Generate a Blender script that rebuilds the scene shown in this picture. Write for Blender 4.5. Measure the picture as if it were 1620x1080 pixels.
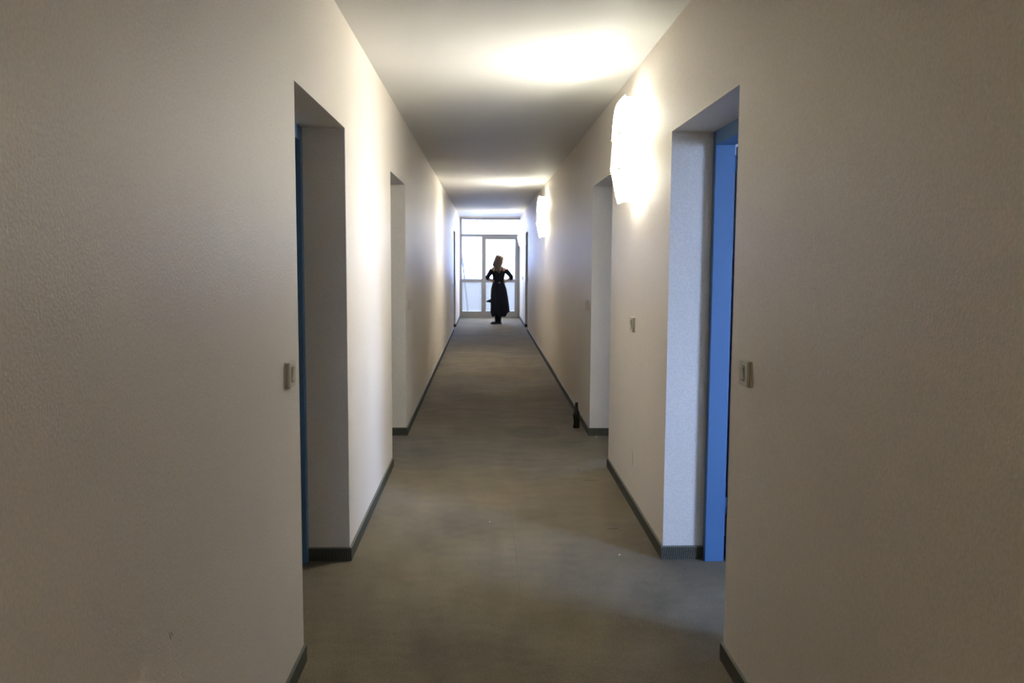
import bpy, bmesh, math, random
from mathutils import Vector, Matrix, noise
S = bpy.context.scene
for o in list(bpy.data.objects): bpy.data.objects.remove(o)
C = S.collection
random.seed(7)

# ------------------------------------------------------------------ camera
F_PX, PITCH, YAW, ROLL, CAM_Z = 1365.4, -0.0933, 0.0311, 0.0057, 1.55
fw = Vector((math.sin(YAW)*math.cos(PITCH), math.cos(YAW)*math.cos(PITCH), math.sin(PITCH)))
rt = Vector((math.cos(YAW), -math.sin(YAW), 0)); up = rt.cross(fw)
r2 = rt*math.cos(ROLL)+up*math.sin(ROLL); u2 = -rt*math.sin(ROLL)+up*math.cos(ROLL)
cam = bpy.data.cameras.new('camera'); co = bpy.data.objects.new('camera', cam); C.objects.link(co)
cam.sensor_width = 36; cam.lens = F_PX/1620*36; cam.clip_end = 500; cam.clip_start = .05
co.matrix_world = Matrix(((r2.x,u2.x,-fw.x,0),(r2.y,u2.y,-fw.y,0),(r2.z,u2.z,-fw.z,CAM_Z),(0,0,0,1)))
cam.dof.use_dof = True; cam.dof.focus_distance = 4.6; cam.dof.aperture_fstop = 8.0
S.camera = co

# ------------------------------------------------------------------ world, daylight, exposure
SKY = 24.0
LAMP = 260.0; GLOW = 8.0
w = bpy.data.worlds.new('sky'); S.world = w; w.use_nodes = True
bg = w.node_tree.nodes['Background']; bg.inputs[0].default_value = (.42,.58,1.0,1); bg.inputs[1].default_value = SKY
def portal(loc, rot, sx, sy):                  # sampling portals in the real window openings (they give no light themselves)
    l = bpy.data.lights.new('window_portal','AREA'); l.shape='RECTANGLE'; l.size=sx; l.size_y=sy
    l.cycles.is_portal = True
    o = bpy.data.objects.new('window_portal', l); C.objects.link(o); o.location=loc; o.rotation_euler=rot
PI = math.pi
portal((4.70,.80,1.5),(0,PI/2,0),2.0,1.7)
portal((4.70,10.3,1.5),(0,PI/2,0),2.0,3.4)
portal((.13,23.62,1.37),(-PI/2,0,0),1.6,2.7)
S.view_settings.view_transform='Standard'; S.view_settings.look='None'
S.view_settings.gamma=1; S.view_settings.use_curve_mapping=False; S.view_settings.exposure=1.27
S.cycles.use_denoising = True
S.cycles.max_bounces=14; S.cycles.diffuse_bounces=8; S.cycles.transparent_max_bounces=16; S.cycles.transmission_bounces=10
S.cycles.caustics_reflective=False; S.cycles.caustics_refractive=False
S.cycles.sample_clamp_indirect=12.0

# ------------------------------------------------------------------ materials
def newmat(name):
    m = bpy.data.materials.new(name); m.use_nodes=True
    n = m.node_tree.nodes; return m, n, m.node_tree.links, n['Principled BSDF']
def setp(b, col=None, rough=None, metal=None, spec=None):
    if col is not None: b.inputs['Base Color'].default_value=(*col,1)
    if rough is not None: b.inputs['Roughness'].default_value=rough
    if metal is not None: b.inputs['Metallic'].default_value=metal
    if spec is not None: b.inputs['Specular IOR Level'].default_value=spec
def plain(name, col, rough=.5, metal=0, spec=.5, var=.06, scale=30, bump=0):
    m,n,l,b = newmat(name); setp(b,col,rough,metal,spec)
    t=n.new('ShaderNodeTexNoise'); t.inputs['Scale'].default_value=scale; t.inputs['Detail'].default_value=4
    tc=n.new('ShaderNodeTexCoord'); l.new(tc.outputs['Object'],t.inputs['Vector'])
    mx=n.new('ShaderNodeMix'); mx.data_type='RGBA'
    mx.inputs['A'].default_value=(*[c*(1-var) for c in col],1); mx.inputs['B'].default_value=(*[min(1,c*(1+var)) for c in col],1)
    l.new(t.outputs['Fac'],mx.inputs['Factor']); l.new(mx.outputs['Result'],b.inputs['Base Color'])
    if bump:
        bp=n.new('ShaderNodeBump'); bp.inputs['Strength'].default_value=bump; bp.inputs['Distance'].default_value=.002
        l.new(t.outputs['Fac'],bp.inputs['Height']); l.new(bp.outputs['Normal'],b.inputs['Normal'])
    return m
def plaster(name, col, strength, spec=.35, rough=.5, grain=.10):
    m,n,l,b = newmat(name); setp(b,col,rough,0,spec)
    tc=n.new('ShaderNodeTexCoord')
    big=n.new('ShaderNodeTexNoise'); big.inputs['Scale'].default_value=1.1; big.inputs['Detail'].default_value=5
    l.new(tc.outputs['Object'],big.inputs['Vector'])
    mx=n.new('ShaderNodeMix'); mx.data_type='RGBA'
    mx.inputs['A'].default_value=(col[0]*.93,col[1]*.925,col[2]*.91,1); mx.inputs['B'].default_value=(col[0]*1.05,col[1]*1.05,col[2]*1.05,1)
    l.new(big.outputs['Fac'],mx.inputs['Factor']); l.new(mx.outputs['Result'],b.inputs['Base Color'])
    mp=n.new('ShaderNodeMapping'); mp.inputs['Scale'].default_value=(1,1,.7); l.new(tc.outputs['Object'],mp.inputs['Vector'])
    t=n.new('ShaderNodeTexNoise'); t.inputs['Scale'].default_value=185; t.inputs['Detail'].default_value=3; t.inputs['Roughness'].default_value=.6
    l.new(mp.outputs['Vector'],t.inputs['Vector'])
    gr=n.new('ShaderNodeMapRange'); gr.inputs['From Min'].default_value=.3; gr.inputs['From Max'].default_value=.7; gr.inputs['To Min'].default_value=1-grain; gr.inputs['To Max'].default_value=1+grain
    l.new(t.outputs['Fac'],gr.inputs['Value'])
    gm=n.new('ShaderNodeMix'); gm.data_type='RGBA'; gm.blend_type='MULTIPLY'; gm.inputs['Factor'].default_value=1
    l.new(mx.outputs['Result'],gm.inputs['A']); l.new(gr.outputs['Result'],gm.inputs['B']); l.new(gm.outputs['Result'],b.inputs['Base Color'])
    bp=n.new('ShaderNodeBump'); bp.inputs['Strength'].default_value=strength; bp.inputs['Distance'].default_value=.006
    l.new(t.outputs['Fac'],bp.inputs['Height']); l.new(bp.outputs['Normal'],b.inputs['Normal'])
    return m
def carpet(name, light, dark, scale=165, stains=True):
    m,n,l,b = newmat(name); setp(b,light,.9,0,.15); b.inputs['Sheen Weight'].default_value=.10 if stains else 0; b.inputs['Sheen Roughness'].default_value=.35
    tc=n.new('ShaderNodeTexCoord'); mp=n.new('ShaderNodeMapping'); mp.inputs['Rotation'].default_value=(0.6,.6,math.radians(45)) if not stains else (0,0,math.radians(45))
    l.new(tc.outputs['Object'],mp.inputs['Vector'])
    v=n.new('ShaderNodeTexVoronoi'); v.inputs['Scale'].default_value=scale; v.inputs['Randomness'].default_value=.12
    l.new(mp.outputs['Vector'],v.inputs['Vector'])
    cr=n.new('ShaderNodeValToRGB'); cr.color_ramp.elements[0].position=.22; cr.color_ramp.elements[1].position=.55
    cr.color_ramp.elements[0].color=(*light,1); cr.color_ramp.elements[1].color=(*dark,1)
    l.new(v.outputs['Distance'],cr.inputs['Fac'])
    out=cr.outputs['Color']
    if stains:
        for sc,lo,hi,p0,p1 in ((1.7,.72,1.12,.3,.7),(.45,.85,1.1,.35,.65),(7,.88,1.05,.3,.6)):
            t=n.new('ShaderNodeTexNoise'); t.inputs['Scale'].default_value=sc; t.inputs['Detail'].default_value=6; t.inputs['Roughness'].default_value=.62
            l.new(tc.outputs['Object'],t.inputs['Vector'])
            r=n.new('ShaderNodeMapRange'); r.inputs['From Min'].default_value=p0; r.inputs['From Max'].default_value=p1
            r.inputs['To Min'].default_value=lo; r.inputs['To Max'].default_value=hi; l.new(t.outputs['Fac'],r.inputs['Value'])
            mm=n.new('ShaderNodeMix'); mm.data_type='RGBA'; mm.blend_type='MULTIPLY'; mm.inputs['Factor'].default_value=1
            l.new(out,mm.inputs['A']); l.new(r.outputs['Result'],mm.inputs['B']); out=mm.outputs['Result']
        yt=n.new('ShaderNodeTexNoise'); yt.inputs['Scale'].default_value=.8; yt.inputs['Detail'].default_value=3; l.new(tc.outputs['Object'],yt.inputs['Vector'])
        yr=n.new('ShaderNodeValToRGB'); yr.color_ramp.elements[0].position=.42; yr.color_ramp.elements[1].position=.62
        yr.color_ramp.elements[0].color=(1,1,1,1); yr.color_ramp.elements[1].color=(1.0,.95,.80,1); l.new(yt.outputs['Fac'],yr.inputs['Fac'])
        mm=n.new('ShaderNodeMix'); mm.data_type='RGBA'; mm.blend_type='MULTIPLY'; mm.inputs['Factor'].default_value=1
        l.new(out,mm.inputs['A']); l.new(yr.outputs['Color'],mm.inputs['B']); out=mm.outputs['Result']
        # the old dried spill near the bottle: an ellipse with a soft noisy rim
        sp=n.new('ShaderNodeVectorMath'); sp.operation='SUBTRACT'; sp.inputs[1].default_value=(.44,7.72,0); l.new(tc.outputs['Object'],sp.inputs[0])
        sc_=n.new('ShaderNodeVectorMath'); sc_.operation='MULTIPLY'; sc_.inputs[1].default_value=(1/.26,1/.33,1); l.new(sp.outputs[0],sc_.inputs[0])
        ln=n.new('ShaderNodeVectorMath'); ln.operation='LENGTH'; l.new(sc_.outputs[0],ln.inputs[0])
        r=n.new('ShaderNodeMapRange'); r.inputs['From Min'].default_value=.82; r.inputs['From Max'].default_value=1.05; r.inputs['To Min'].default_value=.80; r.inputs['To Max'].default_value=1; l.new(ln.outputs['Value'],r.inputs['Value'])
        mm=n.new('ShaderNodeMix'); mm.data_type='RGBA'; mm.blend_type='MULTIPLY'; mm.inputs['Factor'].default_value=1
        l.new(out,mm.inputs['A']); l.new(r.outputs['Result'],mm.inputs['B']); out=mm.outputs['Result']
    l.new(out,b.inputs['Base Color'])
    bp=n.new('ShaderNodeBump'); bp.invert=True; bp.inputs['Strength'].default_value=.5; bp.inputs['Distance'].default_value=.002
    l.new(v.outputs['Distance'],bp.inputs['Height']); l.new(bp.outputs['Normal'],b.inputs['Normal'])
    return m
def glass_mix(name, tcol, trans, other, ocol, rough=.05, glow=0):
    m,n,l,b = newmat(name); n.remove(b); out=n['Material Output']
    t=n.new('ShaderNodeBsdfTransparent'); t.inputs[0].default_value=(*tcol,1)
    g=n.new('ShaderNodeBsdfTranslucent' if other=='translucent' else 'ShaderNodeBsdfGlossy'); g.inputs['Color'].default_value=(*ocol,1)
    if other!='translucent': g.inputs['Roughness'].default_value=rough
    x=n.new('ShaderNodeMixShader'); x.inputs[0].default_value=1-trans
    l.new(t.outputs[0],x.inputs[1]); l.new(g.outputs[0],x.inputs[2]); sh=x
    if glow:                                   # lit lamp glass gives off light itself
        e=n.new('ShaderNodeEmission'); e.inputs[0].default_value=(1,.965,.91,1); e.inputs[1].default_value=glow
        sh=n.new('ShaderNodeAddShader'); l.new(x.outputs[0],sh.inputs[0]); l.new(e.outputs[0],sh.inputs[1])
    l.new(sh.outputs[0],out.inputs['Surface'])
    return m
def emitter(name, col, s):
    m,n,l,b = newmat(name); n.remove(b); e=n.new('ShaderNodeEmission'); e.inputs[0].default_value=(*col,1); e.inputs[1].default_value=s
    l.new(e.outputs[0],n['Material Output'].inputs['Surface']); return m
M=dict(
 wall=plaster('wall_plaster',(.735,.675,.60),.26),
 ceil=plaster('ceiling_paint',(.645,.64,.62),.08,.2,.6,.04),
 room=plaster('room_plaster',(.78,.76,.72),.1),
 carpet=carpet('carpet_weave',(.40,.34,.24),(.035,.030,.018)),
 base=carpet('baseboard_carpet',(.17,.162,.125),(.035,.034,.024),150,False),
 bead=plain('baseboard_bead',(.15,.15,.115),.5),
 screed=plain('screed',(.05,.045,.04),.9),
 bluepaint=plain('blue_grey_paint',(.072,.172,.345),.4,0,.5,.05,60),
 alu=plain('warm_grey_frame',(.27,.255,.23),.4,0,.5),
 gap_strip=plain('dark_gap_strip',(.04,.045,.05),.6),
 steel=plain('brushed_steel',(.55,.55,.55),.3,1),
 plate=plain('cream_plastic',(.52,.49,.40),.35,0,.5,.03),
 slot=plain('dark_slot',(.03,.028,.025),.6),
 clear=glass_mix('clear_pane',(.97,.99,1),.93,'glossy',(1,1,1),.02),
 frost=glass_mix('frosted_pane',(.36,.33,.29),.75,'translucent',(.20,.185,.16)),
 endpane=glass_mix('grey_tinted_pane',(.62,.62,.64),.94,'glossy',(1,1,1),.03),
 sideglass=glass_mix('frosted_lamp_side_glass',(.95,.96,.9),.14,'translucent',(.5,.5,.47),glow=GLOW*.06),
 shade=glass_mix('textured_lamp_glass',(.97,.98,.95),.55,'translucent',(.97,.98,.95),glow=GLOW),
 clearglass=glass_mix('clear_lamp_glass',(.93,.95,.88),.88,'translucent',(.6,.62,.52)),
 spillcap=glass_mix('spill_cap_glass',(.95,.95,.9),.10,'translucent',(.30,.30,.28)),
 bulb=emitter('lamp_bulb',(1,.965,.91),LAMP),
 chrome=plain('brass_bolt',(.35,.33,.12),.3,1),
 skin=plain('skin',(.46,.27,.19),.5),
 dress=plain('black_dress_cloth',(.012,.014,.018),.85,0,.2,.3,90,.3),
 hair=plain('brown_hair',(.095,.065,.048),.5,0,.4,.45,60,.4),
 shoe=plain('black_shoe',(.012,.012,.014),.4),
 eye=plain('eye_white',(.7,.7,.68),.2),
 lips=plain('lips',(.4,.12,.1),.5),
 bow=plain('pale_bow_cloth',(.55,.55,.55),.6),
 concrete=plain('pale_concrete',(.30,.31,.32),.9,0,.2,.1,8),
 ground=plain('pale_ground',(.28,.28,.27),.95,0,.1,.15,2),
 pole=plain('dark_blue_pole',(.05,.10,.17),.5),
 paper=plain('white_paper',(.75,.74,.70),.8),
 lens=plain('pale_blue_lens',(.62,.68,.85),.3),
 pale_scuff=plain('pale_scuff',(.30,.27,.24),.9),
 scuff=plain('scuff',(.085,.07,.05),.9),
 label=plain('pale_strip_tint',(.34,.36,.42),.5),  # pale tint of the narrow strip on the bottle
)
m,n,l,b=newmat('brown_bottle_glass'); setp(b,(.016,.015,.005),.10,0,.5); b.inputs['Transmission Weight'].default_value=.15; b.inputs['IOR'].default_value=1.5; M['bottle']=m

# ------------------------------------------------------------------ mesh helpers
def box(bm, x0,x1,y0,y1,z0,z1):
    vs=[bm.verts.new((x,y,z)) for z in (z0,z1) for y in (y0,y1) for x in (x0,x1)]
    for f in ((0,2,3,1),(4,5,7,6),(0,1,5,4),(2,6,7,3),(0,4,6,2),(1,3,7,5)): bm.faces.new([vs[i] for i in f])
def bevel(bm, w, seg=2):
    bmesh.ops.bevel(bm, geom=list(bm.edges), offset=w, segments=seg, affect='EDGES', profile=.5)
def obj(name, bm, mat, parent=None, loc=(0,0,0), smooth=False):
    bmesh.ops.recalc_face_normals(bm, faces=list(bm.faces))
    me=bpy.data.meshes.new(name); bm.to_mesh(me); bm.free()
    me.materials.append(M[mat] if isinstance(mat,str) else mat)
    if smooth:
        for p in me.polygons: p.use_smooth=True
    o=bpy.data.objects.new(name,me); C.objects.link(o); o.location=loc
    if parent: o.parent=parent
    return o
def boxes(name, lst, mat, parent=None, bev=0):
    bm=bmesh.new()
    for b_ in lst:
        if bev:
            t=bmesh.new(); box(t,*b_); bevel(t,bev); me=bpy.data.meshes.new('t'); t.to_mesh(me); t.free(); bm.from_mesh(me); bpy.data.meshes.remove(me)
        else: box(bm,*b_)
    return obj(name,bm,mat,parent)
def tag(o,label,cat,group=None,kind=None):
    if label: o['label']=label
    if cat: o['category']=cat
    if group: o['group']=group
    if kind: o['kind']=kind
    return o
def thing(name,label,cat,loc,group=None,kind=None,rotz=0):
    o=bpy.data.objects.new(name,None); C.objects.link(o); o.location=loc; o.rotation_euler=(0,0,rotz); o.empty_display_size=.1
    return tag(o,label,cat,group,kind)
def dup(root,loc,label,rotz=0):
    r=root.copy(); C.objects.link(r); r.location=loc; r.rotation_euler=(0,0,rotz); r['label']=label
    for ch in list(root.children):
        c=ch.copy(); C.objects.link(c); c.parent=r
        for g in ch.children:
            d=g.copy(); C.objects.link(d); d.parent=c
    return r
def tube(bm, pts, rad, seg=10, cap=True):
    pts=[Vector(p) for p in pts]; rad=rad if isinstance(rad,(list,tuple)) else [rad]*len(pts)
    rings=[]; ref=None
    for i,p in enumerate(pts):
        t=(pts[min(i+1,len(pts)-1)]-pts[max(i-1,0)]).normalized()
        if ref is None: ref=t.orthogonal().normalized()
        ref=(ref-t*ref.dot(t)).normalized(); q=t.cross(ref)
        rings.append([bm.verts.new(p+(ref*math.cos(a)+q*math.sin(a))*rad[i]) for a in [2*PI*k/seg for k in range(seg)]])
    for r0,r1 in zip(rings,rings[1:]):
        for k in range(seg): bm.faces.new((r0[k],r0[(k+1)%seg],r1[(k+1)%seg],r1[k]))
    if cap: bm.faces.new(rings[0][::-1]); bm.faces.new(rings[-1])
def lathe(bm, prof, seg=28):
    rings=[[bm.verts.new((r*math.cos(2*PI*k/seg),r*math.sin(2*PI*k/seg),z)) for k in range(seg)] for r,z in prof]
    for r0,r1 in zip(rings,rings[1:]):
        for k in range(seg): bm.faces.new((r0[k],r0[(k+1)%seg],r1[(k+1)%seg],r1[k]))
    bm.faces.new(rings[0][::-1]); bm.faces.new(rings[-1])

# ------------------------------------------------------------------ the corridor
XL,XR,H,HD = -.698,.932,2.736,2.199
Y0,YE = -6.0,23.45                      # corridor behind the camera, glazed end
T=.300; REV=.21                          # wall thickness, depth of the reveal up to the door frame
OL=[(3.235,4.372),(6.427,7.592),(19.0,20.16)]
OR=[(3.218,4.375),(6.393,7.572),(19.03,20.19)]
def wall_boxes(x0,x1,ops):
    L=[]; y=Y0
    for a_,b_ in ops: L.append((x0,x1,y,a_,0,H)); L.append((x0,x1,a_,b_,HD,H)); y=b_
    L.append((x0,x1,y,YE+.12,0,H)); return L
wl=tag(boxes('wall_left',wall_boxes(XL-T,XL,OL),'wall'),'long beige plastered left corridor wall with three door openings','wall',kind='structure')
wr=tag(boxes('wall_right',wall_boxes(XR,XR+T,OR),'wall'),'long beige plastered right corridor wall carrying the lamps','wall',kind='structure')
tag(boxes('wall_back',[(XL-T,XR+T,Y0-.2,Y0,0,H)],'wall'),'beige wall closing the corridor behind the viewer','wall',kind='structure')
tag(boxes('ceiling',[(-5.4,4.7,Y0-.2,YE+.12,H,H+.2)],'ceil'),'plain off-white corridor ceiling','ceiling',kind='structure')
fl=tag(boxes('floor',[(-5.4,4.7,Y0-.2,YE+.12,-.2,-.010)],'screed'),'taupe carpeted corridor floor with fine dotted weave','floor',kind='structure')
g=.0006
for x0,x1 in ((-5.4,-.7690),(-.7690+2*g,.165-g/2),(.165+g/2,4.7)):
    boxes('carpet_strip',[(x0,x1,Y0-.2,YE+.05,-.0098,0)],'carpet',fl)

# carpet-clad baseboards with a bead along the top edge
BH,BT=.070,.010
def base(name,label,runs):
    root=thing(name,label,'baseboard',(0,0,0),kind='structure')
    for (x0,x1,y0,y1) in runs:
        boxes('carpet_band',[(x0,x1,y0,y1,0,BH-.006)],'base',root)
        boxes('top_bead',[(x0,x1,y0,y1,BH-.006,BH)],'bead',root)
def base_runs(sign,xw,ops):
    R=[]; y=Y0; xa=lambda d0,d1:(min(xw+sign*d0,xw+sign*d1),max(xw+sign*d0,xw+sign*d1))
    for a_,b_ in ops:
        R.append((*xa(-BT,0),y,a_+ (BT if y>Y0-1 else 0)))
        R.append((*xa(0,REV),b_-BT,b_)); R.append((*xa(0,REV),a_,a_+BT)); y=b_-BT
    R.append((*xa(-BT,0),y,YE)); return R
base('baseboard_left','dark carpet strip baseboard along the foot of the left wall',base_runs(-1,XL,OL))
base('baseboard_right','dark carpet strip baseboard along the foot of the right wall',base_runs(1,XR,OR))

# door frames and leaves in the openings
def doorset(idx,sign,xw,a_,b_,state,label):
    root=thing('door_%d'%idx,label,'door',(0,0,0),kind='structure')
    X=lambda d0,d1:(min(xw+sign*d0,xw+sign*d1),max(xw+sign*d0,xw+sign*d1))
    W=.05; d0,d1=REV,.309; zt=HD-.07
    fr=boxes('door_frame',[(*X(d0,d1),b_-W,b_+.0,0,HD),(*X(d0,d1),a_,a_+W,0,HD),(*X(d0,d1),a_+W,b_-W,zt,HD)],'bluepaint',root,.003)
    wd=b_-a_-2*W
    def leaf(name,xx,yy,zz):
        return boxes(name,[(*xx,*yy,*zz)],'bluepaint',root,.003)
    if state=='open':      # swung 90 degrees into the room, hinged on the far jamb
        lf=leaf('door_leaf',X(d1+.012,d1+.012+wd),(b_-W-.008,b_-W+.034),(.008,zt-.006))
        hx=xw+sign*(d1+wd-.05); hy=b_-W-.008
        bm=bmesh.new(); tube(bm,[(hx,hy,1.05),(hx,hy-.05,1.05)],.011); tube(bm,[(hx,hy-.05,1.05),(hx-sign*.12,hy-.05,1.05)],.010); obj('door_handle',bm,'steel',lf,smooth=True)
        for hz in (.25,1.99):
            bm=bmesh.new(); tube(bm,[(xw+sign*(d1+.006),b_-W+.008,hz),(xw+sign*(d1+.006),b_-W+.008,hz+.09)],.008); obj('hinge',bm,'bluepaint',root,smooth=True)
    else:
        lf=leaf('door_leaf',X(d0+.03,d0+.072),(a_+W+.003,b_-W-.003),(.008,zt-.004))
        hx=xw+sign*(d0+.03); hy=a_+W+.07
        bm=bmesh.new(); tube(bm,[(hx,hy,1.05),(hx-sign*.05,hy,1.05)],.011); tube(bm,[(hx-sign*.05,hy,1.05),(hx-sign*.05,hy+.12,1.05)],.010); obj('door_handle',bm,'steel',lf,smooth=True)
doorset(1,-1,XL,*OL[0],'open','nearest left doorway with slate blue frame, opening on a dark room')
doorset(2,-1,XL,*OL[1],'closed','second doorway in the left wall, past the brightly lit pier')
doorset(3,-1,XL,*OL[2],'closed','farthest dark doorway in the left wall near the glazed end')
doorset(4,1,XR,*OR[0],'open','nearest right doorway with bright blue frame, lit by daylight from its room')
doorset(5,1,XR,*OR[1],'open','second doorway in the right wall, beyond the bottle')
doorset(6,1,XR,*OR[2],'closed','farthest dark doorway in the right wall near the glazed end')

# rooms behind the open doors
def windowset(idx,yc,wd,label):
    root=thing('window_%d'%idx,label,'window',(0,0,0),kind='structure')
    x0,x1=4.45,4.52; y0,y1=yc-wd/2,yc+wd/2; z0,z1=.5,2.5; f=.06
    boxes('window_frame',[(x0,x1,y0,y0+f,z0,z1),(x0,x1,y1-f,y1,z0,z1),(x0,x1,y0+f,y1-f,z0,z0+f),(x0,x1,y0+f,y1-f,z1-f,z1)],'alu',root)
    boxes('pane',[(x0+.03,x0+.034,y0+f,y1-f,z0+f,z1-f)],'clear',root)
    boxes('window_sill',[(4.35,4.4,y0-.05,y1+.05,z0-.04,z0)],'alu',root)
windowset(1,.80,1.7,'window of the first right-hand room, hidden behind the wall')
windowset(2,10.3,3.4,'window of the second right-hand room, hidden behind the wall')
def outer():
    L=[]; y=Y0-.2; 
    for yc,wd in ((.80,1.7),(10.3,3.4)):
        L.append((4.4,4.7,y,yc-wd/2,0,H)); L.append((4.4,4.7,yc-wd/2,yc+wd/2,0,.5)); L.append((4.4,4.7,yc-wd/2,yc+wd/2,2.5,H)); y=yc+wd/2
    L.append((4.4,4.7,y,YE+.12,0,H)); return L
tag(boxes('wall_outer_right',outer(),'room'),'outer wall of the right-hand rooms with two windows','wall',kind='structure')
tag(boxes('wall_partition_right',[(XR+T,4.4,-1.6,-1.5,0,H),(XR+T,4.4,4.75,4.87,0,H),(XR+T,4.4,12.6,12.7,0,H)],'room'),'partition walls between the right-hand rooms','wall',kind='structure')
tag(boxes('wall_partition_left',[(-4.6,XL-T,1.3,1.4,0,H),(-4.6,XL-T,5.2,5.3,0,H),(-4.7,-4.6,1.3,5.3,0,H)],'room'),'walls of the dark room behind the nearest left doorway','wall',kind='structure')

# ------------------------------------------------------------------ glazed partition with door at the end
end=thing('window_3','grey framed glazed partition with transom and side light closing the corridor end','window',(0,0,0),kind='structure')
ya,yb=YE,YE+.07
boxes('outer_frame',[(XL,-.630,ya,yb,0,2.70),(.885,XR,ya,yb,0,2.70),(-.630,.885,ya,yb,2.645,2.70)],'alu',end,.004)
boxes('head_trim',[(XL,XR,ya,yb,2.70,H)],'wall',end)
boxes('transom_bar',[(-.630,.885,ya-.003,yb,2.185,2.265)],'alu',end,.004)
boxes('mullion',[(-.105,-.035,ya-.003,yb,0,2.185)],'alu',end,.004)
boxes('side_rail',[(-.630,-.105,ya,yb,.965,1.05)],'alu',end,.004)
boxes('side_rail',[(-.630,-.105,ya,yb,.0,.17)],'alu',end,.004)
for nm,bx,mt in (('transom_pane',(-.63,.885,2.265,2.645),'endpane'),('upper_pane',(-.63,-.105,1.05,2.185),'endpane'),('lower_pane',(-.63,-.105,.17,.965),'frost')):
    boxes(nm,[(bx[0],bx[1],ya+.03,ya+.036,bx[2],bx[3])],mt,end)
dr=thing('door_7','grey framed glass door the woman is standing in front of','door',(0,0,0),kind='structure')
dl=boxes('door_leaf',[(-.037,.012,ya,yb-.01,.0,2.187),(.795,.874,ya,yb-.01,.0,2.187),(.012,.795,ya,yb-.01,2.115,2.187),(.012,.795,ya,yb-.01,.965,1.05),(.012,.795,ya,yb-.01,.0,.18)],'alu',dr,.004)
boxes('door_pane',[(.012,.795,ya+.03,ya+.036,1.05,2.115)],'endpane',dl)
boxes('door_pane',[(.012,.795,ya+.03,ya+.036,.18,.965)],'frost',dl)
bm=bmesh.new(); tube(bm,[(.835,ya,1.05),(.835,ya-.05,1.05)],.011); tube(bm,[(.835,ya-.05,1.05),(.72,ya-.05,1.05)],.010); obj('door_handle',bm,'steel',dl,smooth=True)
boxes('gap_strip',[(.872,.885,ya+.002,yb-.02,.0,2.185)],'gap_strip',end)  # dark strip filling the gap between door leaf and frame
# floor mat trim in front of the side light
tag(boxes('door_mat_strip',[(-.69,-.50,22.95,23.30,.0,.006)],'bead'),'small flat mat lying before the side light at the corridor end','mat')

# outside: terrace, parapet, leaning pole, ground
tag(boxes('ground',[(-60,60,-40,90,-3.2,-3.0)],'ground'),'pale ground outside the building','ground',kind='structure')
tag(boxes('terrace',[(-6,6,YE+.12,28.0,-.35,-.03)],'concrete'),'pale terrace slab outside the glazed door','terrace',kind='structure')
tag(boxes('parapet',[(-6,6,27.8,28.0,-.03,.98)],'concrete'),'low pale parapet at the terrace edge','parapet',kind='structure')
bm=bmesh.new(); tube(bm,[(-.474,24.25,-.03),(-.655,23.90,1.75)],.022,10)
bevel(bm,.002,1); tag(obj('leaning_pole',bm,'pole',smooth=True),'thin dark blue pole leaning outside behind the left side light','pole')

# ------------------------------------------------------------------ wall lamps
def glass_plate(pts_yz_fn, nz=14, ny=4, th=.006):
    """a bowed plate: fn(u,v)->Vector, with thickness along its normal"""
    bm=bmesh.new(); G=[[bm.verts.new(pts_yz_fn(j/ny,i/nz)) for j in range(ny+1)] for i in range(nz+1)]
    for i in range(nz):
        for j in range(ny): bm.faces.new((G[i][j],G[i][j+1],G[i+1][j+1],G[i+1][j]))
    bmesh.ops.recalc_face_normals(bm,faces=list(bm.faces))
    bmesh.ops.solidify(bm,geom=list(bm.faces),thickness=th)
    return bm
def depth(v):              # how far the front glass stands off the wall, bottom (0) to top (1)
    pr=[(0,.098),(.12,.116),(.36,.147),(.6,.143),(.85,.133),(.95,.128),(1,.118)]
    for (a0,d0),(a1,d1) in zip(pr,pr[1:]):
        if v<=a1: return d0+(d1-d0)*(v-a0)/(a1-a0)
    return pr[-1][1]
ZB,ZT,WY=-.305,.305,.185
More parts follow.
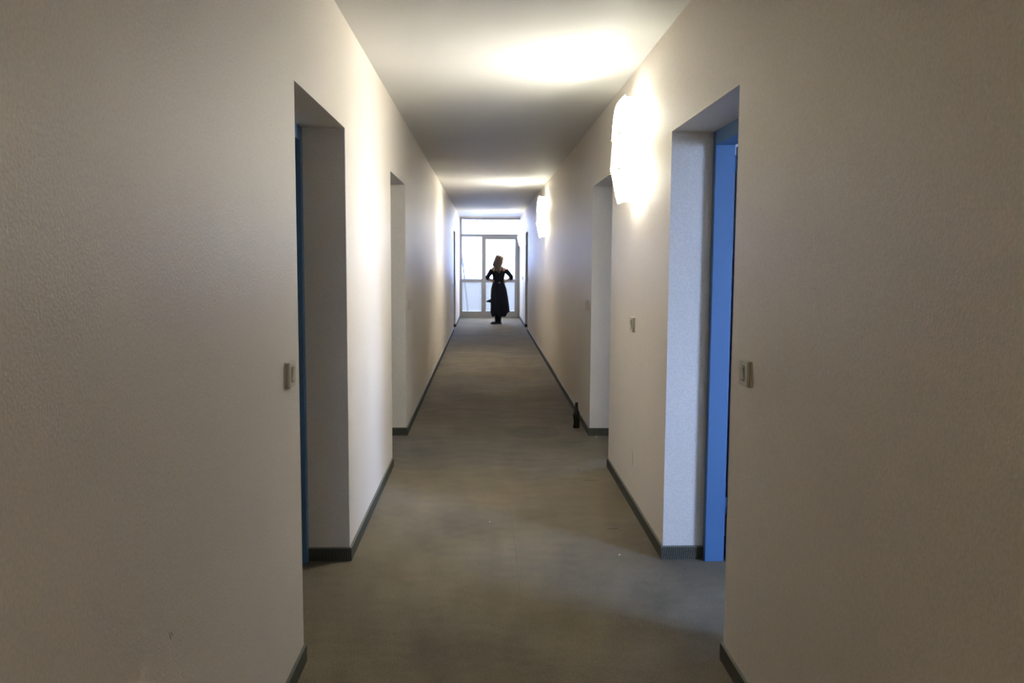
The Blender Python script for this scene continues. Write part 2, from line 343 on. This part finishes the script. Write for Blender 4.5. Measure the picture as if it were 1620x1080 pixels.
def build_lamp(label):
    t=thing('wall_lamp',label,'lamp',(XR,5.31,2.215),'glass wall lamps along the right wall')
    boxes('back_plate',[(-.018,-.0005,-.05,.05,-.22,.22)],'steel',t,.003)
    def fr(u,v):
        wv=WY*(1-.10*max(0,(.08-v)/.08)-.10*max(0,(v-.92)/.08)); y=-wv+2*wv*u
        return Vector((-depth(v)-.004*math.sin(u*PI)+.0015*math.sin(u*23+v*17),y,ZB+(ZT-ZB)*v))
    def waist(o,clear,z0=-.07,z1=.085):          # the middle of the glass is clear, its two ends frosted
        o.data.materials.append(M[clear])
        for p in o.data.polygons: p.material_index=1 if z0<p.center.z<z1 else 0
    waist(obj('front_glass',glass_plate(fr,22,8),'shade',t),'clearglass')
    for s in (-1,1):
        def sd(u,v,s=s):
            d=depth(v); return Vector((-.012-(d-.018)*u, s*(WY-.004)+.001*math.sin(v*31+u*9), ZB+.012+(ZT-ZB-.024)*v))
        waist(obj('side_glass',glass_plate(sd,22,3,.005),'sideglass',t),'clearglass',-.06,.06)
        for z in (-.12,.085):
            bm=bmesh.new(); tube(bm,[(-depth(.5)+.02,s*(WY-.01),z),(-depth(.5)-.010,s*(WY-.01),z)],.006,12); obj('bolt',bm,'chrome',t,smooth=True)
            bm=bmesh.new(); tube(bm,[(-.018,s*.03,z*.6),(-.02,s*.165,z),(-depth(.5)+.02,s*(WY-.01),z)],.003,8); obj('bracket',bm,'steel',t,smooth=True)
    for z in (-.065,.145):
        boxes('clip',[(-depth(.5)-.012,-depth(.5)+.004,.0,.05,z-.005,z+.005)],'chrome',t,.001)
    for z,d in ((ZT-.016,.118),(ZB+.010,.098)):
        boxes('spill_cap',[(-d+.002,-.012,-WY+.022,WY-.022,z,z+.006)],'spillcap',t)  # added plates holding back light that spills from the lamp's ends
    for s in (-1,1):
        bm=bmesh.new(); tube(bm,[(-.06,0,s*.055),(-.06,0,s*.09)],.018,16); sk=obj('bulb_socket',bm,'plate',t,smooth=True)
        bm=bmesh.new(); tube(bm,[(-.018,0,s*.06),(-.06,0,s*.06)],.006,8); obj('arm',bm,'steel',sk,smooth=True)
        bm=bmesh.new(); zz=[.09,.10,.12,.15,.19,.22,.235]; rr=[.013,.016,.022,.027,.026,.017,.004]
        tube(bm,[(-.06,0,s*z) for z in zz],rr,16); obj('bulb',bm,'bulb',t,smooth=True)
    return t
lamp=build_lamp('lit glass wall lamp nearest the viewer, beside the blue doorway')
dup(lamp,(XR,13.25,2.215),'lit glass wall lamp in the middle of the right wall')
dup(lamp,(XR,-2.6,2.215),'added unseen glass wall lamp behind the viewer, brightening the near walls')  # added lamp out of view, fills the near walls with light
dup(lamp,(XR,21.07,2.215),'lit glass wall lamp farthest away, beside the glazed end')

# ------------------------------------------------------------------ light switches (local +x points out of the wall)
def build_switch(label,loc,rotz,keys=1,lens=False,wid=.10,hgt=.094):
    t=thing('light_switch',label,'light switch',loc,'cream light switches on the corridor walls',rotz=rotz)
    boxes('back_frame',[(.0003,.006,-wid/2,wid/2,-hgt/2,hgt/2)],'plate',t,.0015)
    boxes('cover_plate',[(.0075,.017,-wid/2+.002,wid/2-.002,-hgt/2+.002,hgt/2-.002)],'plate',t,.0015)
    boxes('shadow_gap',[(.006,.0075,-wid/2+.004,wid/2-.004,-hgt/2+.004,hgt/2-.004)],'slot',t)
    for k in range(keys):
        zc=0 if keys==1 else (.021 if k else -.021); hh=.024 if keys==1 else .016
        bm=bmesh.new()
        vs=[bm.verts.new(v) for v in ((.016,-.017,zc-hh),(.016,.017,zc-hh),(.016,.017,zc+hh),(.016,-.017,zc+hh),(.0185,-.017,zc-hh),(.0185,.017,zc-hh),(.0255,.017,zc+hh),(.0255,-.017,zc+hh))]
        for f in ((0,3,2,1),(4,5,6,7),(0,1,5,4),(2,3,7,6),(1,2,6,5),(0,4,7,3)): bm.faces.new([vs[i] for i in f])
        bevel(bm,.001,1); obj('rocker',bm,'plate',t)
        boxes('rocker_slot',[(.0165,.0173,-.020,.020,zc-hh-.003,zc+hh+.003)],'slot',t)
    if lens: boxes('indicator_lens',[(.0205,.0245,-.010,.010,-.012,.006)],'lens',t)['label']='pale blue indicator lens'
    return t
build_switch('cream light switch on the left wall, left of the dark doorway',(XL,3.055,1.145),0)
build_switch('cream light switch on the right wall, right of the blue doorway',(XR,3.015,1.157),PI)
build_switch('cream light switch on the right wall below the nearest lamp',(XR,5.385,1.155),PI)
build_switch('small light switch on the right wall just beyond the bottle doorway',(XR,7.83,1.15),PI,1,True)
build_switch('double light switch on the left wall just past the second doorway',(XL,7.83,1.155),0,2)
build_switch('tiny light switch on the right wall close to the farthest doorway',(XR,18.85,1.15),PI)
build_switch('tiny light switch on the right wall beside the glass door',(XR,21.4,1.12),PI)

# ------------------------------------------------------------------ beer bottle
bt=thing('beer_bottle','dark brown glass beer bottle standing on the carpet by the right wall','bottle',(.852,7.93,0))
bm=bmesh.new()
lathe(bm,[(.010,.006),(.028,.0),(.0325,.006),(.0325,.128),(.031,.140),(.024,.158),(.0165,.176),(.0145,.205),(.0138,.224),(.0152,.225),(.0152,.236),(.0125,.2385),(.0105,.236),(.0100,.21)],32)
obj('bottle_body',bm,'bottle',bt,smooth=True)
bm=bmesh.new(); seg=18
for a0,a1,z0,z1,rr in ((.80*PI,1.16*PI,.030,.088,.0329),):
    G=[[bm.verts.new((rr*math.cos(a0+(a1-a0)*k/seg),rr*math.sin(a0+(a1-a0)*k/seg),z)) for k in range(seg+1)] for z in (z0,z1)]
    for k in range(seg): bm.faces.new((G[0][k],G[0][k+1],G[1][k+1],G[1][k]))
obj('pale_strip',bm,'label',bt,smooth=True)  # narrow pale strip low on the bottle's left side

# ------------------------------------------------------------------ crumbs and scuffs
for x,y,s,lab in ((.714,4.43,.006,'white crumb on the carpet right of centre, near the blue doorway'),(.985,7.50,.008,'white crumb lying against the baseboard of the bottle doorway'),(.03,5.02,.005,'white crumb in the middle of the carpet')):
    bm=bmesh.new(); bmesh.ops.create_icosphere(bm,subdivisions=1,radius=s)
    for v in bm.verts: v.co.z=max(v.co.z*.5,-s*.3)+s*.3; v.co.x*=random.uniform(.8,1.3)
    tag(obj('paper_crumb',bm,'paper',None,(x,y,.0004)),lab,'crumb')
for pts in (((.70,5.98),(.74,6.0),(.80,5.99)),((.66,6.55),(.67,6.42),(.70,6.32),(.69,6.25)),((.62,7.3),(.75,7.28),(.83,7.27)),((.71,4.88),(.745,4.875),(.775,4.885)),((.50,8.35),(.60,8.42),(.72,8.36))):
    bm=bmesh.new(); W_=.010
    up_=[bm.verts.new((x,y+W_,.0006)) for x,y in pts]; dn=[bm.verts.new((x+.004,y-W_*.6,.0006)) for x,y in pts]
    for k in range(len(pts)-1): bm.faces.new((dn[k],dn[k+1],up_[k+1],up_[k]))
    obj('carpet_scuff',bm,'scuff',fl)
# hooked tear in the right wall paper, scratch on the left wall
bm=bmesh.new(); tube(bm,[(XR-.0005,5.40,.365),(XR-.001,5.34,.36),(XR-.0015,5.315,.33),(XR-.0015,5.315,.28),(XR-.001,5.35,.262)],[.0012,.0025,.003,.0025,.0012],6); obj('plaster_tear',bm,'plate',wr,smooth=True)
for dz,ln in ((0,1),(.011,.6)):
    bm=bmesh.new(); tube(bm,[(XL+.0002,1.864+dz,.718+.010*ln),(XL+.0004,1.870+dz,.716),(XL+.0002,1.874+dz,.716-.010*ln)],[.0005,.0010,.0005],6); obj('plaster_scratch',bm,'pale_scuff',wl,smooth=True)

# ------------------------------------------------------------------ the woman
PX,PY=.312,21.0
wm=thing('person','woman seen from behind in a black dress, hands on hips, before the glass door','person',(PX,PY,0))
def skin_mesh(verts,edges,rad,root=0,sub=2):
    me=bpy.data.meshes.new('t'); me.from_pydata(verts,edges,[]); o=bpy.data.objects.new('t',me); C.objects.link(o)
    md=o.modifiers.new('s','SKIN'); md.use_smooth_shade=True
    for i,r in enumerate(rad):
        sv=me.skin_vertices[0].data[i]; sv.radius=r if isinstance(r,tuple) else (r,r); sv.use_root=(i==root)
    ms=o.modifiers.new('u','SUBSURF'); ms.levels=sub; ms.render_levels=sub
    dg=bpy.context.evaluated_depsgraph_get(); out=bpy.data.meshes.new_from_object(o.evaluated_get(dg))
    bpy.data.objects.remove(o); return out
V=[(0,0,.90),(0,.0,1.04),(.005,.0,1.20),(.008,-.01,1.33),(.012,-.005,1.42),(.018,.01,1.48),
   (-.135,-.01,1.345),(-.275,-.03,1.135),(-.135,-.085,1.05),       # left arm (image left): shoulder, elbow, wrist
   (.155,-.01,1.345),(.335,-.02,1.145),(.155,-.075,1.04),          # right arm
   (-.075,0,.84),(-.060,.01,.47),(-.035,.0,.085),(-.075,.075,.03),
   (.075,0,.84),(.055,.02,.47),(.030,.03,.085),(.045,.11,.03)]
Ed=[(0,1),(1,2),(2,3),(3,4),(4,5),(3,6),(6,7),(7,8),(3,9),(9,10),(10,11),(0,12),(12,13),(13,14),(14,15),(0,16),(16,17),(17,18),(18,19)]
R=[(.14,.10),(.115,.085),(.125,.09),(.12,.085),.048,.05, .048,.036,.024,.048,.036,.024, .082,.052,.034,.026,.082,.052,.034,.026]
R=[r if isinstance(r,tuple) else (r,r) for r in R]
parts=[skin_mesh(V,Ed,R)]
bm=bmesh.new()
for pm in parts: bm.from_mesh(pm)
def ell(bm,c,r,tilt=0,seg=20):
    t=bmesh.new(); bmesh.ops.create_uvsphere(t,u_segments=seg,v_segments=seg//2+2,radius=1)
    for v in t.verts:
        p=Vector((v.co.x*r[0],v.co.y*r[1],v.co.z*r[2])); p=Matrix.Rotation(tilt,3,'Y')@p; v.co=p+Vector(c)
    me=bpy.data.meshes.new('t'); t.to_mesh(me); t.free(); bm.from_mesh(me); bpy.data.meshes.remove(me)
HX=.024
ell(bm,(HX,.0,1.595),(.072,.090,.090),.06); ell(bm,(HX-.003,.035,1.535),(.052,.055,.072),.06)
ell(bm,(HX,.097,1.565),(.011,.018,.022)); ell(bm,(HX-.074,.0,1.565),(.010,.022,.032)); ell(bm,(HX+.074,.0,1.560),(.010,.022,.032))
ell(bm,(HX,.082,1.525),(.024,.012,.009))
def hand(bm,w,s):
    w=Vector(w); fwd=Vector((s*.35,.85,-.25)).normalized(); side=Vector((0,.2,1)).cross(fwd).normalized(); side=Vector((0,-.15,-1)).normalized()
    side=(side-fwd*side.dot(fwd)).normalized(); inn=Vector((s,0,0)); inn=(inn-fwd*inn.dot(fwd)-side*inn.dot(side)).normalized()
    tube(bm,[w-fwd*.02,w+fwd*.02,w+fwd*.05,w+fwd*.085],[.022,.027,.031,.028],10)
    for k,(off,ln) in enumerate(((-.026,.062),(-.009,.072),(.009,.068),(.025,.052))):
        b0=w+fwd*.075+side*off; r=.0085-.0006*k
        tube(bm,[b0,b0+fwd*ln*.45+inn*.004,b0+fwd*ln*.78+inn*.016,b0+fwd*ln*.92+inn*.030],[r,r*.95,r*.85,r*.6],8)
    b0=w+fwd*.02-side*.02
    tube(bm,[b0,b0-side*.028+fwd*.012,b0-side*.045+fwd*.03+inn*.006,b0-side*.052+fwd*.05+inn*.014],[.012,.0105,.0095,.007],8)
hand(bm,V[8],1); hand(bm,V[11],-1)
me=bpy.data.meshes.new('t'); bm.to_mesh(me); bm.free()
to=bpy.data.objects.new('t',me); C.objects.link(to)
rm=to.modifiers.new('r','REMESH'); rm.mode='VOXEL'; rm.voxel_size=.0065; rm.use_smooth_shade=True
sm=to.modifiers.new('sm','SMOOTH'); sm.factor=.5; sm.iterations=3
body_me=bpy.data.meshes.new_from_object(to.evaluated_get(bpy.context.evaluated_depsgraph_get())); bpy.data.objects.remove(to)
body_me.name='body'; body_me.materials.clear(); body_me.materials.append(M['skin'])
for p_ in body_me.polygons: p_.use_smooth=True
body=bpy.data.objects.new('body',body_me); C.objects.link(body); body.parent=wm; 
for s in (-1,1):
    bm=bmesh.new(); ell(bm,(HX+s*.030,.083,1.585),(.012,.010,.009),0,12); obj('eye',bm,'eye',wm,smooth=True)
bm=bmesh.new(); ell(bm,(HX,.092,1.523),(.022,.006,.007),0,12); obj('lips',bm,'lips',wm,smooth=True)
# dress: bodice and flared skirt with folds and a handkerchief hem
rings=[(1.300,.154,.102,.010),(1.275,.156,.106,.010),(1.22,.150,.106,.008),(1.14,.134,.098,.006),(1.06,.126,.092,.004),(1.02,.128,.095,.004),(.96,.150,.115,.006),(.88,.172,.138,.008),(.78,.184,.155,.012),(.66,.194,.172,.018),(.54,.200,.185,.024),(.42,.206,.195,.028),(.32,.212,.202,.030)]
def hem(c):
    P=[(-1,.29),(-.76,.185),(-.58,.215),(-.40,.31),(-.24,.23),(.1,.195),(.62,.20),(.76,.285),(1,.31)]
    for (c0,h0),(c1,h1) in zip(P,P[1:]):
        if c<=c1: return h0+(h1-h0)*(c-c0)/(c1-c0)
    return .31
seg=72; bm=bmesh.new(); RG=[]
for z,rx,ry,cx in rings:
    f=max(0,(.95-z)/.63); ring=[]
    for k in range(seg):
        a=2*PI*k/seg; m_=1+f*(.055*math.sin(7*a+.6)+.035*math.sin(12*a+1.7))
        zz=z
        if z<.6: zz=z+(.6-z)/.28*(hem(math.cos(a))-.32)
        ring.append(bm.verts.new((cx+rx*1.07*m_*math.cos(a)+f*.012,ry*m_*math.sin(a),zz)))
    RG.append(ring)
for r0,r1 in zip(RG,RG[1:]):
    for k in range(seg): bm.faces.new((r0[k],r1[k],r1[(k+1)%seg],r0[(k+1)%seg]))
bmesh.ops.recalc_face_normals(bm,faces=list(bm.faces)); bmesh.ops.solidify(bm,geom=list(bm.faces),thickness=.004)
dress=obj('dress',bm,'dress',wm,smooth=True)
for sh,el,wr_,s in ((V[6],V[7],V[8],-1),(V[9],V[10],V[11],1)):
    sh,el,wr_=Vector(sh),Vector(el),Vector(wr_); bm=bmesh.new()
    tube(bm,[sh+(el-sh)*.10,sh+(el-sh)*.3,sh+(el-sh)*.7,sh+(el-sh)*.93,el+(wr_-el)*.06,el+(wr_-el)*.22,el+(wr_-el)*.36],[.064,.061,.054,.050,.050,.045,.046],16,False)
    bmesh.ops.recalc_face_normals(bm,faces=list(bm.faces)); bmesh.ops.solidify(bm,geom=list(bm.faces),thickness=.003)
    obj('sleeve',bm,'dress',dress,smooth=True)
    bm=bmesh.new(); x=s*.085+.01; tube(bm,[(x,-.090,1.30),(x,-.088,1.345),(x,-.055,1.398),(x,.0,1.405),(x,.055,1.385),(x,.085,1.30)],.011,8); obj('strap',bm,'dress',dress,smooth=True)
# wind-lifted corner of the skirt on the left
bm=bmesh.new(); vs=[bm.verts.new(v) for v in ((-.160,-.02,.63),(-.295,.0,.570),(-.290,.0,.545),(-.165,-.02,.53),(-.165,.03,.63),(-.290,.012,.565),(-.285,.012,.55),(-.17,.03,.53))]
for f in ((0,1,2,3),(7,6,5,4),(0,4,5,1),(1,5,6,2),(2,6,7,3),(3,7,4,0)): bm.faces.new([vs[i] for i in f])
obj('skirt_corner',bm,'dress',dress)
bw=bmesh.new(); 
ell(bw,(.022,-.108,1.018),(.012,.010,.015),0,10)
for s in (-1,1): ell(bw,(.022+s*.016,-.106,1.020),(.013,.008,.011),s*.4,10)
bo=obj('belt_bow',bw,'bow',dress,smooth=True); bo['label']='small pale bow at the back of the waist'
# hair: long, falling to the shoulder blades, wider on the left
hr=[(1.692,.026,.034,.04,-.005),(1.682,.026,.056,.062,-.006),(1.655,.024,.074,.086,-.010),(1.61,.018,.084,.092,-.018),(1.56,.006,.088,.082,-.034),(1.51,-.010,.092,.068,-.050),(1.46,-.026,.092,.058,-.058),(1.42,-.030,.082,.050,-.068),(1.38,-.016,.056,.036,-.086),(1.335,.002,.036,.026,-.100),(1.28,.014,.022,.016,-.112),(1.25,.018,.010,.008,-.114)]
bm=bmesh.new(); RG=[]; seg=56
for z,cx,rx,ry,cy in hr:
    RG.append([bm.verts.new((cx+rx*1.28*(1+.035*math.sin(17*a+z*5)+.02*math.sin(29*a))*math.cos(a),cy+ry*(1+.04*math.sin(17*a+z*5))*math.sin(a)*(1 if math.sin(a)<0 else .75),z)) for a in [2*PI*k/seg for k in range(seg)]])
for r0,r1 in zip(RG,RG[1:]):
    for k in range(seg): bm.faces.new((r0[k],r1[k],r1[(k+1)%seg],r0[(k+1)%seg]))
bm.faces.new(RG[0]); bm.faces.new(RG[-1][::-1])
obj('hair',bm,'hair',wm,smooth=True)
for a_,t_,s in ((V[14],V[15],-1),(V[18],V[19],1)):
    a_,t_=Vector(a_),Vector(t_); bm=bmesh.new(); d=(t_-a_); d.z=0; d.normalize()
    if s<0: d=Vector((-.75,.66,0))
    heel=Vector((a_.x,a_.y,0))-d*.035
    P=[heel+Vector((0,0,.045)),heel+d*.05+Vector((0,0,.048)),heel+d*.12+Vector((0,0,.036)),heel+d*.18+Vector((0,0,.026)),heel+d*.225+Vector((0,0,.020))]
    tube(bm,P,[.036,.042,.042,.038,.018],14)
    for v in bm.verts: v.co.z=max(v.co.z,.0)
    obj('shoe',bm,'shoe',wm,smooth=True)
    bm=bmesh.new(); k=Vector(V[13] if s<0 else V[17]); tube(bm,[a_+Vector((0,0,-.03)),a_+(k-a_)*.25,a_+(k-a_)*.6,k],[.041,.043,.060,.062],14,False); obj('stocking',bm,'dress',wm,smooth=True)
